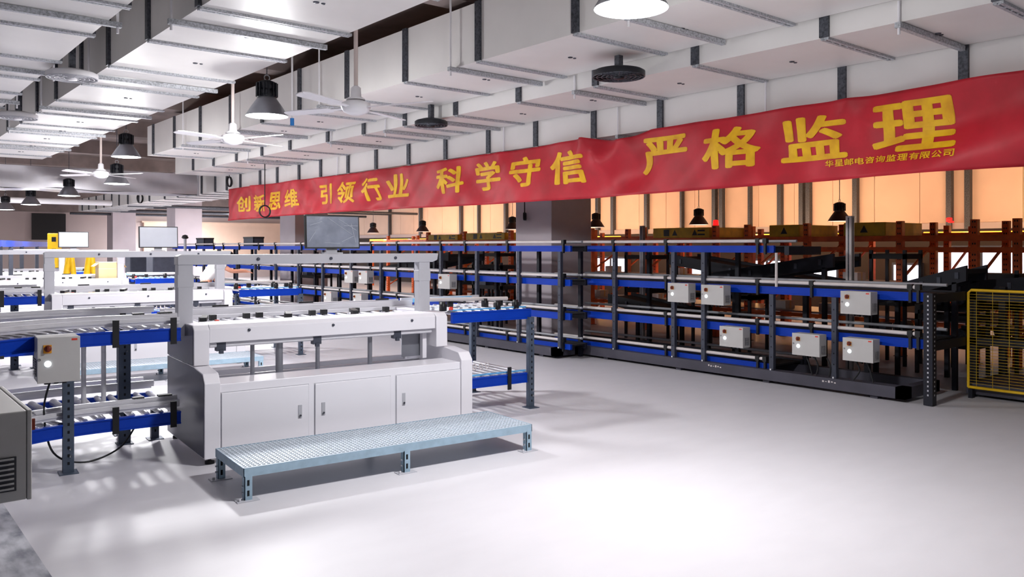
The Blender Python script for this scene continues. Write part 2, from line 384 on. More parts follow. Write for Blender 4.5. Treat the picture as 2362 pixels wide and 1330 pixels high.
# ------------------------------------------------------------------ banner
def wrinkle(y, z):
    w = .030*math.sin(y*2.3+z*3) + .022*math.sin(y*3.7-z*5) + .010*math.sin(y*6.1-z*7) + .006*math.sin(y*11+z*13)
    for (yc, am) in ((7.45, .10), (6.9, .05), (11.9, .03), (18.3, .03), (4.0, .035), (15.2, .02), (9.3, .025)):
        d = (y-yc+ (z-2.97)*.55); w += am*math.exp(-(d/.13)**2)*max(0, 1-(2.99-z)/.75)
        d = (y-yc- (z-2.97)*.55); w += am*.8*math.exp(-(d/.13)**2)*max(0, 1-(2.99-z)/.75)
    for (yc, wd) in ((7.0, .5), (3.2, .6), (2.4, .5), (13.0, .7)):
        w += .05*math.exp(-((y-yc)/wd)**2)*math.sin((z-2.2)*9+y*2.2)
    return -w
def btop(y):
    b = 2.975 + .02*math.sin(y*.4)
    if 6.45 < y < 7.45: b -= .07*math.sin((y-6.45)*PI)
    return b + (.03 if y < 5 else 0)*(5-y)/2.5
def bbot(y): return 2.235 + .02*math.sin(y*.45+1)
t = thing('banner', 'long red cloth banner with yellow slogan hung along the white bulkhead duct', 'banner', (7.47, 2.45, 2.24))
ny, nz = 520, 22; vs = []; fs = []
for i in range(ny+1):
    y = 2.3 + (19.89-2.3)*i/ny
    for j in range(nz+1):
        z = bbot(y) + (btop(y)-bbot(y))*j/nz
        vs.append((wrinkle(y, z), y-2.45, z-2.24))
for i in range(ny):
    for j in range(nz):
        a = i*(nz+1)+j; fs.append((a, a+nz+1, a+nz+2, a+1))
g = G(); g.add(vs, fs, True); cl = g.build('cloth', M['red'], t)
sd = cl.modifiers.new('thick', 'SOLIDIFY'); sd.thickness = .003
def glyph(ch):
    c = bpy.data.curves.new('glyph', 'FONT'); c.body = ch; c.size = 1
    o = bpy.data.objects.new('glyph', c); COL.objects.link(o)
    dg = bpy.context.evaluated_depsgraph_get()
    me = bpy.data.meshes.new_from_object(o.evaluated_get(dg))
    bpy.data.objects.remove(o); bpy.data.curves.remove(c)
    return me
def letter_mesh(name, items, bold, parent):
    big = bmesh.new()
    for ch, yc, zc, w, h in items:
        me = glyph(ch)
        xs = [v.co.x for v in me.vertices]; ys_ = [v.co.y for v in me.vertices]
        x0, x1, y0, y1 = min(xs), max(xs), min(ys_), max(ys_)
        one = bmesh.new(); one.from_mesh(me); bpy.data.meshes.remove(me)
        bmesh.ops.triangulate(one, faces=one.faces)
        for v in one.verts:
            v.co = Vector((0, yc - (v.co.x-(x0+x1)/2)/(x1-x0)*w, zc + (v.co.y-(y0+y1)/2)/(y1-y0)*h))
        for it in range(4):
            es = [e for e in one.edges if e.calc_length() > .06]
            if not es: break
            bmesh.ops.subdivide_edges(one, edges=es, cuts=1)
            bmesh.ops.triangulate(one, faces=one.faces)
        vs1 = [v.co.copy() for v in one.verts]; one.verts.index_update(); fs1 = [[v.index for v in f.verts] for f in one.faces]
        one.free()
        offs = [(0, 0)] + ([(a*bold, b*bold*.5) for a, b in ((1, 0), (-1, 0), (0, 1), (0, -1), (.7, .7), (-.7, .7), (.7, -.7), (-.7, -.7))] if bold else [])
        for k, (oy, oz) in enumerate(offs):
            nv = [big.verts.new((wrinkle(v.y+oy, v.z+oz) - .006 - .0003*k, v.y+oy-2.45, v.z+oz-2.24)) for v in vs1]
            for f in fs1:
                try: big.faces.new([nv[i] for i in f])
                except ValueError: pass
    me = bpy.data.meshes.new(name); big.to_mesh(me); big.free(); me.materials.append(M['gold'])
    o = bpy.data.objects.new(name, me); COL.objects.link(o); o.parent = parent
    return o
items = []
for ch, a, b, z0, z1 in [('创', 19.22, 18.50, 2.41, 2.77), ('新', 18.36, 17.70, 2.39, 2.77), ('思', 17.48, 16.83, 2.40, 2.79), ('维', 16.60, 15.93, 2.42, 2.80),
    ('引', 15.08, 14.50, 2.43, 2.82), ('领', 14.24, 13.54, 2.41, 2.82), ('行', 13.29, 12.65, 2.42, 2.83), ('业', 12.46, 11.76, 2.44, 2.84),
    ('科', 10.86, 10.20, 2.43, 2.84), ('学', 9.94, 9.30, 2.43, 2.85), ('守', 9.07, 8.40, 2.43, 2.85), ('信', 8.21, 7.50, 2.42, 2.85),
    ('严', 6.62, 5.91, 2.45, 2.88), ('格', 5.67, 4.97, 2.44, 2.88), ('监', 4.74, 4.02, 2.45, 2.88), ('理', 3.77, 3.03, 2.46, 2.91)]:
    items.append((ch, (a+b)/2, (z0+z1)/2, abs(a-b)-.03, z1-z0-.02))
for it in items: letter_mesh('slogan_character', [it], .023, t)
small = '华星邮电咨询监理有限公司'
letter_mesh('small_lettering', [(c, 4.21-.1045*i, 2.405, .088, .062) for i, c in enumerate(small)], .003, t)

# ------------------------------------------------------------------ sealing machines in a row
RZ = math.radians(-4.5)
O1 = Vector((2.09, 6.03, 0)); PITCH = 5.2
def machine(label, loc):
    t = thing('packing_machine', label, 'machine', loc, RZ)
    L = 2.3
    for k, x0 in enumerate((0., L-.115)):
        lo = G().prism([(0, .05), (1.15, .05), (1.15, .69), (.30, .69), (.055, .665), (0, .60)], 'x', x0, x0+.115)
        lo.build('end_panel', M['white'], t, bevel=.006)
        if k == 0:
            G().prism([(.012, .06), (1.14, .06), (1.14, .685), (.31, .685), (.06, .655), (.012, .595)], 'x', -.004, 0).build('side_shade_sheet', M['sideshade'], t)  # thin sheet paints the shade of the unlit left end
            G().prism([(.312, .70), (1.14, .70), (1.14, .99), (.35, .99), (.312, .96)], 'x', -.004, 0).build('side_shade_sheet', M['sideshade'], t)
        up = G().prism([(.30, .694), (1.15, .694), (1.15, 1.0), (.345, 1.0), (.30, .965)], 'x', x0+(.0 if k == 0 else -.08), x0+.115-(0 if k == 0 else .08))
        up.build('end_panel', M['white'], t, bevel=.006)
        for y in (.08, 1.07):
            G().lathe([(.035, 0), (.035, .02), (.012, .025), (.012, .06)], 12, (x0+.057, y, 0)).build('foot', M['black'], t)
    G().box(.117, L-.117, .02, .34, .06, .585).build('cabinet', M['white'], t, bevel=.004)
    xs = [(.125, .79), (.845, 1.50), (1.555, 2.18)]
    for i, (a, b) in enumerate(xs):
        d = G().box(a, b, .006, .0205, .085, .52).build('door', M['white'], t, bevel=.003)
        g = G(); g.box(a-.006, b+.006, .0185, .0207, .08, .526); g.build('door_gap', M['greymetal'], t)
        hx = b-.07 if i == 0 else a+.065
        h = G(); h.box(hx-.014, hx+.014, .001, .006, .27, .37); h.build('handle', M['greymetal'], d)
        G().lathe([(0, 0), (.008, 0), (.008, .006), (0, .006)], 10, (0, 0, 0), Matrix.Translation((hx, -.004, .29)) @ Matrix.Rotation(PI/2, 4, 'X')).build('lock', M['galvdark'], d)
    # top beam with rounded nose
    G().prism([(.31, .86), (.62, .86), (.62, 1.0), (.345, 1.0), (.31, .972)], 'x', .117, 2.10).build('top_beam', M['white'], t, bevel=.006)
    for x in (.42, 1.12, 1.86): G().lathe([(0, 0), (.011, 0), (.011, .01), (0, .01)], 12, (0, 0, 0), Matrix.Translation((x, .30, .945)) @ Matrix.Rotation(-PI/2, 4, 'X')).build('screw_head', M['rackpost'], t)
    G().tube([(.13, .36, .838), (2.08, .36, .838)], .02, 12).build('shaft', M['steel'], t)
    for x in (.22, 1.0, 1.74):
        g = G(); g.box(x-.04, x+.03, .34, .40, .79, .855); g.box(x-.02, x+.01, .33, .36, .77, .80); g.build('shaft_clamp', M['rackpost'], t)
    for x, r in ((.49, .017), (.71, .03), (1.04, .018), (1.52, .02)):
        G().tube([(x, .45, .56), (x, .45, .88)], r, 12).build('support_post', M['shade'], t)
    G().prism([(1.86, .60), (2.07, .60), (2.07, .855), (1.86, .855)], 'y', .50, .507).build('guard_plate', M['shade'], t)
    G().box(2.035, 2.075, .43, .48, .585, .855).build('inner_post', M['white'], t)
    # open top: rollers and clamps
    G().box(.12, 2.18, .62, 1.13, .86, .93).build('roller_bed', M['greymetal'], t)
    for i in range(17):
        x = .2 + i*.118
        G().tube([(x, .64, .955), (x, 1.11, .955)], .024, 10).build('roller', M['roller'], t)
    for x in (.155, .86, 1.47):
        g = G(); g.bar((x, .63, 1.015), (x+.09, .92, 1.015), .05, .03); g.box(x-.02, x+.02, .66, .7, .95, 1.03); g.build('guide_arm', M['black'], t)
    for i, x in enumerate((.33, .62, .74, 1.21, 1.33, 1.66, 1.95)):
        g = G(); g.box(x-.026, x+.026, .98+.02*(i % 3), 1.03+.02*(i % 3), .975, 1.02); g.build('sensor', M['black'], t)
    G().box(.27, .3, .70, .74, .98, 1.0).build('sensor_lens', M['redlabel'], t)
    for y in (1.16,):
        g = G(); g.box(-.02, L+.02, y, y+.035, 1.0, 1.055); g.box(-.02, L+.02, y+.008, y+.027, 1.055, 1.062); g.box(-.02, L+.02, y-.06, y-.03, .98, 1.01)
        g.build('guide_rail', M['steel'], t)
    g = G(); g.box(.0, L, 1.42, 1.45, 1.0, 1.06); g.box(.0, L, 1.40, 1.42, 1.02, 1.035); g.build('guide_rail', M['steel'], t)
    for x in (.5, 1.3, 2.1):
        g = G(); g.box(x-.03, x+.03, 1.18, 1.46, .97, 1.0); g.build('rail_bracket', M['rackpost'], t)
        g = G(); g.box(x-.07, x+.07, 1.38, 1.40, 1.06, 1.075); g.build('rail_clamp', M['black'], t)
    # lower lane seen through the window
    G().box(.12, 2.18, .46, 1.12, .44, .47).build('lower_lane', M['greymetal'], t)
    for y in (.48, .76, 1.08): G().box(.12, 2.18, y, y+.03, .47, .535).build('lower_rail', M['steel'], t)
    # arch carrying the monitor
    for x in (-.055, 2.07):
        p = G().box(x, x+.115, .56, .655, .90, 1.50).build('arch_post', M['greymetal'], t, bevel=.006)
        G().box(x-.004, x+.119, .556, .659, 1.28, 1.38).build('post_sleeve', M['greymetal'], p, bevel=.004)
    G().prism([(-.06, 1.455), (2.21, 1.455), (2.26, 1.475), (2.27, 1.535), (-.03, 1.535), (-.06, 1.52)], 'y', .55, .665).build('arch_beam', M['greymetal'], t, bevel=.006)
    for x in (.57, 1.2, 1.82): G().lathe([(0, 0), (.013, 0), (.013, .012), (0, .012)], 12, (0, 0, 0), Matrix.Translation((x, .54, 1.497)) @ Matrix.Rotation(-PI/2, 4, 'X')).build('screw_head', M['rackpost'], t)
    return t
def monitor(label, loc, scr):
    t = thing('monitor', label, 'monitor', loc, RZ)
    tilt = Matrix.Translation((0, 0, .045)) @ Matrix.Rotation(-.06, 4, 'X')
    G().box(-.25, .25, -.012, .022, 0, .29, tilt).build('casing', M['black'], t, bevel=.004)
    G().box(-.238, .238, -.015, -.0125, .012, .278, tilt).build('screen', M[scr], t)
    G().box(-.08, .08, .022, .05, .08, .2, tilt).build('back_cover', M['black'], t)
    g = G(); g.box(-.085, .085, -.02, .035, 0, .012); g.box(-.05, .05, .024, .04, .01, .2); g.build('bracket', M['greymetal'], t)
    if scr == 'screen':
        g = G()
        for (x0, z0, x1, z1) in ((-.05, .27, .18, .12), (.05, .26, .22, .16), (.1, .2, .23, .2), (-.21, .2, -.1, .235), (-.08, .05, .06, .045), (.08, .06, .19, .11), (-.22, .06, -.16, .15), (.17, .22, .21, .05)):
            g.bar(tilt @ Vector((x0, -.016, z0)), tilt @ Vector((x1, -.016, z1)), .003, .004, (0, 1, 0))
        g.build('film_creases', M['screenglare'], t)
    return t
def platform(label, loc):
    t = thing('step_platform', label, 'platform', loc, RZ)
    L, D, H = 2.24, .62, .205
    g = G(); n = 74
    for i in range(n+1): g.box(L*i/n-.0045 + (.0045 if i == 0 else (-.0045 if i == n else 0)), L*i/n+.0045 + (.0045 if i == 0 else (-.0045 if i == n else 0)), .0, D, H-.03, H)
    for j in range(17): y = .02 + (D-.04)*j/16; g.box(0, L, y-.008, y+.008, H-.012, H-.001)
    g.build('grating', M['grating'], t)
    G().box(.01, L-.01, .01, D-.01, H-.034, H-.031).build('tread_sheet', M['grating'], t)
    for (y0, y1) in ((-.005, .0), (D, D+.005)): G().box(-.005, L+.005, y0, y1, H-.055, H+.002).build('edge_rail', M['gratingframe'], t)
    for (x0, x1) in ((-.005, 0), (L, L+.005)): G().box(x0, x1, -.005, D+.005, H-.055, H+.002).build('edge_rail', M['gratingframe'], t)
    for x in (.0, L/2, L-.05):
        for y in (-.006, D-.04):
            lg = G(); lg.box(x, x+.05, y, y+.006, .004, H-.05); lg.box(x, x+.006, y, y+.045, .004, H-.05); lgo = lg.build('leg', M['gratingframe'], t)
            s_ = G()
            for z0, z1 in ((.03, .065), (.095, .13)): s_.box(x+.018, x+.032, y-.0015, y, z0, z1)
            s_.build('slot_pattern', M['hole'], lgo)
            f = G(); f.box(x-.05, x+.09, y-.03, y+.05, 0, .005); f.lathe([(0, .02), (.009, .02), (.009, .005)], 8, (x-.03, y, 0)); f.build('foot_plate', M['greymetal'], lgo)
            b = G(); b.lathe([(0, 0), (.007, 0), (.007, .01)], 8, (0, 0, 0), Matrix.Translation((x-.002, y+.02, .05)) @ Matrix.Rotation(-PI/2, 4, 'Y')); b.lathe([(0, 0), (.007, 0), (.007, .01)], 8, (0, 0, 0), Matrix.Translation((x-.002, y+.02, .09)) @ Matrix.Rotation(-PI/2, 4, 'Y')); b.build('bolts', M['roller'], lgo)
    return t
def perf_leg(t, x, y, ztop, face=-1, w=.06):
    g = G(); g.box(x-w/2, x+w/2, y-.003, y+.003, .006, ztop); g.box(x-w/2, x-w/2+.006, y, y+.05, .006, ztop); g.box(x+w/2-.006, x+w/2, y, y+.05, .006, ztop)
    o = g.build('leg', M['post'], t)
    h = G(); z = .06
    while z < ztop-.03: h.box(x-.007, x+.007, y-.0045, y-.003, z, z+.02); z += .055
    h.build('slot_pattern', M['hole'], o)
    f = G().box(x-.06, x+.06, y-.05, y+.08, 0, .006).build('foot_plate', M['post'], o)
    b = G()
    for z in (.12, .17, ztop-.12, ztop-.06): b.lathe([(0, 0), (.009, 0), (.009, .008)], 8, (0, 0, 0), Matrix.Translation((x+.012, y-.003, z)) @ Matrix.Rotation(PI/2, 4, 'X'))
    b.build('bolts', M['roller'], o)
# conveyor on the right of a machine
def conv_right(label, loc):
    t = thing('roller_conveyor', label, 'conveyor', loc, RZ)
    a, b = 2.36, 3.27
    for (z0, z1) in ((.88, .98), (.25, .345)):
        for y in (.44, 1.42):
            bm_ = G(); bm_.box(a, b, y, y+.04, z0, z1); bm_.box(a, b, y-.006 if y < 1 else y+.04, y if y < 1 else y+.046, z0, z0+.012); bm_.box(a, b, y-.006 if y < 1 else y+.04, y if y < 1 else y+.046, z1-.012, z1)
            bm_.build('side_beam', M['blue'], t)
        for i in range(9):
            x = a+.06+i*.1
            G().tube([(x, .48, z1-.01), (x, 1.42, z1-.01)], .022, 10).build('roller', M['roller'], t)
        G().box(a, b-.03, .485, .51, z1+.012, z1+.024).build('film_strip', M['film'], t)
    g = G(); g.tube([(2.30, .98, 1.075), (b, .86, 1.06)], .02, 10); g.build('guide_tube', M['tube'], t)
    g = G(); g.box(2.32, b, 1.40, 1.43, 1.02, 1.07); g.build('guide_rail', M['steel'], t)
    g = G(); g.box(2.32, 3.0, 1.12, 1.15, 1.04, 1.08); g.build('film_rail', M['film'], t)
    for x, y in ((2.36, .62), (2.66, 1.0), (2.9, .5), (3.12, .5), (3.2, .9), (2.98, .84)):
        g = G(); g.box(x-.03, x+.03, y-.02, y+.02, .985, 1.05); g.lathe([(.0, .05), (.026, .05), (.026, .0)], 10, (x, y, 1.02)); g.build('guide_clamp', M['black'], t)
    G().lathe([(0, .03), (.02, .03), (.02, 0)], 10, (2.375, .5, 1.0)).build('sensor_lens', M['redlabel'], t)
    g = G(); g.box(2.98, 3.02, .425, .437, .2, .42); g.build('clamp_plate', M['black'], t)
    for x in (2.36,): 
        for y in (1.22,): perf_leg(t, x+.2, y, .88)
    for y in (.405, 1.475): perf_leg(t, b-.02, y, .89 if y > 1 else .90)
    g = G(); g.bar((b-.02, .45, .3), (b-.02, 1.42, .3), .03, .04); g.build('cross_tie', M['navy'], t)
    for i in range(7):
        G().ring((2.5+i*.075, .75, .40), .03, .005, 12, 5, Matrix.Rotation(PI/2, 4, 'Z')).build('belt_loop', M['tube'], t)
    return t
# curved conveyor on the left
XC, YC = -.6, -.6
def arcpts(r, t0, t1, n): return [(XC - r*math.sin(t0+(t1-t0)*i/n), YC + r*math.cos(t0+(t1-t0)*i/n)) for i in range(n+1)]
def ribbon(g, r0, r1, z0, z1, x_start=-.065, tend=1.45, n=22):
    pts0 = [(x_start, YC+r0)] + arcpts(r0, 0, tend, n); pts1 = [(x_start, YC+r1)] + arcpts(r1, 0, tend, n)
    vs = []; fs = []
    for (a, b) in zip(pts0, pts1): vs += [(a[0], a[1], z0), (a[0], a[1], z1), (b[0], b[1], z1), (b[0], b[1], z0)]
    k = len(pts0)
    for i in range(k-1):
        for j in range(4): fs.append((i*4+j, i*4+(j+1) % 4, (i+1)*4+(j+1) % 4, (i+1)*4+j))
    fs += [(0, 3, 2, 1), ((k-1)*4, (k-1)*4+1, (k-1)*4+2, (k-1)*4+3)]
    g.add(vs, fs); return g
def conv_left(label, loc):
    t = thing('curved_roller_conveyor', label, 'conveyor', loc, RZ)
    ri, ro = 1.04, 2.04
    for (z0, z1) in ((.88, .98), (.25, .345)):
        for r in (ri, ro):
            g = G(); ribbon(g, r-.02, r+.02, z0, z1); s_ = -1 if r == ri else 1
            ribbon(g, r+s_*.02, r+s_*.027, z0, z0+.012); ribbon(g, r+s_*.02, r+s_*.027, z1-.012, z1); g.build('side_beam', M['blue'], t)
        for i in range(6):
            x = -.1-.1*i
            G().tube([(x, YC+ri+.02, z1-.005), (x, YC+ro-.02, z1-.005)], .022, 10).build('roller', M['roller'], t)
        for i in range(18):
            a = .03+.078*i
            p = lambda r: (XC-r*math.sin(a), YC+r*math.cos(a), z1-.005)
            G().tube([p(ri+.02), p(ro-.02)], [.018, .03], 10).build('roller', M['roller'], t)
        for r, dz in ((ri+.10, .075), (ri+.02, .05), (ro-.08, .08), (ro+.02, .05)):
            g = G(); ribbon(g, r, r+.03, z1+dz-.02, z1+dz+.03, -.065, 1.45); ribbon(g, r-.008, r, z1+dz, z1+dz+.012, -.065, 1.45); g.build('guide_rail', M['steel'], t)
        g = G(); ribbon(g, ro+.35, ro+.39, z1+.02, z1+.08, -.065, 1.2); g.build('guide_rail', M['steel'], t)
        for x, r in ((-.12, ri), (-.52, ri), (-.3, ro)):
            g = G(); g.box(x-.022, x+.022, YC+r-.035, YC+r-.022, z0-.02, z1+.08); g.build('clamp_plate', M['black'], t)
        g = G(); g.box(-.2, -.1, YC+ri+.1, YC+ri+.16, z1+.1, z1+.115); g.box(-.38, -.3, YC+ri+.1, YC+ri+.16, z1+.1, z1+.115); g.build('rail_clamp', M['black'], t)
    perf_leg(t, -.83, YC+ri-.06, .88, w=.07)
    perf_leg(t, -.30, YC+ro+.04, .88); perf_leg(t, -.1, YC+ri+.7, .24); perf_leg(t, -.34, YC+ri+.66, .87, w=.09)
    perf_leg(t, -1.55, YC+.72, .88)
    for x in (-.52, -.66): G().tube([(x, YC+ri+.5, .38), (x, YC+ri+.5, .86)], .018, 10).build('tie_rod', M['steel'], t)
    g = G(); p = arcpts(ri-.06, .78, .9, 2); g.prism([p[0], p[2], (p[2][0]-.02, p[2][1]-.05), (p[0][0]-.02, p[0][1]-.05)], 'z', .25, .34); g.build('end_block', M['redlabel'], t)
    return t
mnames = ['white three-door packing machine in front, nearest of the machine row', 'white packing machine just behind the nearest one, pale monitor above it',
          'white packing machine third back, yellow posts and a carton behind it', 'white packing machine farthest back at the left edge']
rnames = ['blue roller conveyor leaving the right end of the nearest white machine', 'bright blue conveyor end right of the second machine',
          'short blue conveyor end right of the third machine, before the person', 'small blue conveyor end of the farthest machine at the left']
lnames = ['curved blue conveyor with silver guide rails left of the nearest machine', 'blue conveyor left of the second machine, at the left edge',
          'curved conveyor left of the third machine, mostly out of view', 'curved conveyor left of the farthest machine']
m1 = machine(mnames[0], O1); r1 = conv_right(rnames[0], O1); l1 = conv_left(lnames[0], O1)
PO = Vector((2.0, 5.06, 0)); pl1 = platform('galvanised grating step platform in front of the nearest white machine', PO)
for i in (1, 2, 3):
    d = Vector((0, PITCH*i, 0))
    copy_tree(m1, O1+d, label=mnames[i]); copy_tree(r1, O1+d, label=rnames[i])
    if i < 3: copy_tree(l1, O1+d, label=lnames[i])
copy_tree(pl1, PO+Vector((0, PITCH, 0)), label='galvanised step platform of the second machine, seen through the front machine')
Mm = Matrix.Rotation(RZ, 4, 'Z')
def mloc(x, y, z, i=0): return O1 + Vector((0, PITCH*i, 0)) + Mm @ Vector((x, y, z))
monitor('monitor under crinkled plastic film on the nearest machine arch', mloc(1.24, .6, 1.536), 'screen')
monitor('film-covered monitor, bright reflection painted pale, on the arch of the second machine', mloc(1.31, .6, 1.536, 1), 'screenglare')
monitor('film-covered monitor, bright reflection painted pale, at far left beside the yellow lift', mloc(1.33, .6, 1.536, 2), 'screenglare')
# carton on the third conveyor
t = thing('carton', 'cardboard carton standing on the rollers of the third machine', 'box', tuple(mloc(1.98, .875, .981, 2)), RZ)
G().box(-.22, .22, -.2, .2, 0, .32).build('box_body', M['carton'], t, bevel=.004)
g = G(); g.box(-.225, .225, -.206, -.2, .19, .2); g.box(-.225, -.22, -.2, .2, .19, .2); g.build('tape', M['box'], t)
g = G(); g.prism([(-.22, .3), (-.30, .24), (-.30, .235), (-.22, .29)], 'y', -.19, .19); g.prism([(.22, .28), (.27, .22), (.27, .215), (.22, .27)], 'y', -.19, .19); g.build('flap', M['carton'], t)

# ------------------------------------------------------------------ control boxes
def control_box(label, loc, rz, w=.26, h=.30, d=.24, group=None, vent=(.3, .82)):
    """front face looks along local -Y; origin at the lower centre of the front"""
    t = thing('control_box', label, 'control box', loc, rz, group)
    G().box(-w/2, w/2, .016, d, 0, h).build('enclosure', M['box'], t, bevel=.004)
    dr = G().box(-w/2-.002, w/2+.002, 0, .015, -.002, h+.002).build('door', M['box'], t, bevel=.003)
    s_ = G().box(-.075*w/.26-.02, -.075*w/.26+.028, -.006, 0, h*.66, h*.84).build('switch_plate', M['switchy'], dr)
    k = G(); k.lathe([(0, 0), (.02, 0), (.023, .014), (.0, .014)], 14, (0, 0, 0), Matrix.Translation((-.075*w/.26+.006, -.02, h*.76)) @ Matrix.Rotation(-PI/2, 4, 'X')); k.box(-.075*w/.26, -.075*w/.26+.012, -.032, -.02, h*.69, h*.82); k.build('switch_knob', M['switchr'], s_)
    G().lathe([(0, -.012), (.018, -.008), (.021, 0)], 14, (0, 0, 0), Matrix.Translation((-.075*w/.26+.006, 0, h*.42)) @ Matrix.Rotation(PI/2, 4, 'X') @ Matrix.Rotation(PI, 4, 'X')).build('indicator', M['lamp'], dr)
    G().ring((-.1*w/.26-.02, -.001, h*.52), .007, .002, 12, 5).build('key_lock', M['galvdark'], dr)
    G().box(w/2-.05, w/2-.015, -.001, 0, h-.025, h-.012).build('red_mark', M['redlabel'], dr)
    if vent:
        for sx in (-1, 1):
            v = G(); xx = sx*(w/2)
            v.box(min(xx, xx+sx*.004), max(xx, xx+sx*.004), d*vent[0], d*vent[1], h*.12, h*.5); vo = v.build('vent', M['boxside'], t)
            f = G()
            for i in range(7): z = h*(.14+.055*i); f.box(min(xx, xx+sx*.008), max(xx, xx+sx*.008), d*(vent[0]+.02), d*(vent[1]-.02), z, z+.006)
            f.build('vent_slats', M['box'], vo)
    for x in (-.06, .0, .05): G().lathe([(.014, -.03), (.014, 0), (0, 0)], 10, (x, d*.6, 0)).build('cable_gland', M['black'], t)
    return t
# the one on the left conveyor, its right neighbour on the strut at the picture edge
control_box('grey control box with lit round lamp on the left conveyor leg', mloc(-.92, .10, .69), RZ, w=.25, h=.30, d=.25)
control_box('grey control box cut by the left edge of the picture, door seen edge-on', (.535, 3.56, .73), PI/2, w=.62, h=.305, d=.36, vent=(.13, .5))
t = thing('strut_post', 'perforated steel strut at the extreme left edge holding the box', 'post', (.425, 3.19, 0))
g = G(); g.box(-.04, 0, 0, .004, .006, .88); g.box(-.004, 0, 0, .05, .006, .88); g.build('angle', M['post'], t)
g = G(); z = .05
while z < .84: g.box(-.013, -.007, -.002, 0, z, z+.02); z += .05
g.build('slot_pattern', M['hole'], t)
g = G(); g.box(-.08, .03, -.03, .08, 0, .006); g.build('foot_plate', M['post'], t)
# cables by the left conveyor
def cable(label, pts, r=.01, group=None):
    P = [Vector(p) for p in pts]; out = []
    for i in range(len(P)-1):
        p0, p1, p2, p3 = P[max(i-1, 0)], P[i], P[i+1], P[min(i+2, len(P)-1)]
        for k in range(8):
            s = k/8; out.append(.5*((2*p1) + (p2-p0)*s + (2*p0-5*p1+4*p2-p3)*s*s + (3*p1-p0-3*p2+p3)*s**3))
    out.append(P[-1]); o = G().tube(out, r, 8).build('cable', M['cable']); return tag(o, label, 'cable', group)
cable('black cable looping from the grey control box to the floor', [mloc(-.95, .3, .68), mloc(-.98, .4, .45), mloc(-.92, .42, .15), mloc(-.7, .6, .012), mloc(-.45, .7, .06), mloc(-.3, .8, .22)], .007)

# ------------------------------------------------------------------ blue racking on the right
LV = [(1.04, 1.13), (.56, .655), (.14, .215)]
def rack(label, X, y0, y1, posts, tall, breaks, top_end, bot_end, depth=.72):
    t = thing('conveyor_rack', label, 'rack', (X, y0, 0))
    def B(a, b, z0, z1, mt='blue', x=.07):
        g = G(); g.box(x, x+.035, a-y0, b-y0, z0, z1); g.box(x-.007, x, a-y0, b-y0, z0, z0+.012); g.box(x-.007, x, a-y0, b-y0, z1-.012, z1); g.build('beam', M[mt], t)
    def T(a, b, z, x=.05):
        # white guide tube in lengths with dark joints
        cur = b; i = 0
        while cur > a+.05:
            L = (1.25, .95, 1.4, .7, 1.1)[i % 5]; nx_ = max(a, cur-L)
            o = G().tube([(x, cur-.03-y0, z), (x, nx_+.03-y0, z)], .021, 10).build('guide_tube', M['tube'], t)
            g = G(); g.box(x-.026, x+.03, nx_-.025-y0, nx_+.025-y0, z-.03, z+.03); g.box(x-.02, x+.012, nx_-.013-y0, nx_+.013-y0, z-.16, z-.03); g.build('tube_bracket', M['black'], t)
            cur = nx_; i += 1
    for k, (z0, z1) in enumerate([(1.525, 1.61)] + LV):
        a, b = (top_end if k == 0 else (bot_end if k == 3 else y0)), y1
        B(a, b, z0, z1); T(a+.1, b, z1+.055)
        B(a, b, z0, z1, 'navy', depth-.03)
        G().tube([(depth, a+.1-y0, z1+.055), (depth, b-y0, z1+.055)], .018, 8).build('rear_tube', M['greymetal'], t)
        G().box(.115, depth-.04, a+.02-y0, b-y0, z1-.03, z1-.012).build('belt', M['belt'], t)
    for p in posts:
        h = 1.525 if p >= tall else 1.04
        zb = .155
        g = G(); g.box(.0, .05, p-.028-y0, p+.028-y0, zb, h); o = g.build('upright', M['rackpost'], t)
        s_ = G(); z = .3
        while z < h-.05: s_.box(-.0015, 0, p-.006-y0, p+.006-y0, z, z+.015); z += .12
        s_.build('slot_pattern', M['hole'], o)
        G().lathe([(0, .02), (.012, .02), (.012, 0)], 8, (-.01, p-y0, zb)).build('anchor_bolt', M['roller'], o)
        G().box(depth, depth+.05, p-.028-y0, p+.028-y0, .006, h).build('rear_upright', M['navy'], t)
    p_ = G(); p_.box(-.03, .12, y0+.2-y0, y1-y0, .035, .155); p_.box(depth-.05, depth+.055, .2, y1-y0, .035, .155); p_.box(-.03, depth+.055, .2, .3, .035, .155)
    for q in seq(.5, y1-y0, 1.3): p_.box(0, .09, q, q+.08, 0, .035)
    p_.build('plinth', M['plinth'], t)
    return t
rk1 = rack('near right blue conveyor rack with four tiers, below the banner', 8.47, 3.72, 9.3, [8.0, 6.95, 6.47, 5.49, 4.71], 6.2, None, 5.5, 5.5)
g = G(); g.box(.0, .09, -.06, .03, .006, 1.13); o = g.build('corner_post', M['navy'], rk1)
s_ = G(); z = .1
while z < 1.1: s_.box(-.0015, 0, -.022, -.008, z, z+.018); s_.box(.04, .055, -.0615, -.06, z, z+.018); z += .045
s_.build('slot_pattern', M['roller'], o)
g = G(); g.box(.07, .85, -.05, -.01, 1.03, 1.12); g.box(.07, .85, -.05, -.01, .55, .64); g.build('end_beam', M['navy'], rk1)
G().tube([(.03, 1.72, 1.13), (.03, 1.72, 1.525)], .016, 10).build('tie_rod', M['tube'], rk1)
g = G(); g.box(.1, .8, 1.60, 1.66, 1.5, 1.6); g.build('top_end_beam', M['navy'], rk1)
g = G()
for (yy, n) in ((2.45, 6), (.95, 5)):
    for i in range(n): g.box(-.0312, -.030, yy+i*.035, yy+i*.035+.02, .105+.006*(i % 2), .118+.006*(i % 3))
g.build('stencil_marks', M['tube'], rk1)
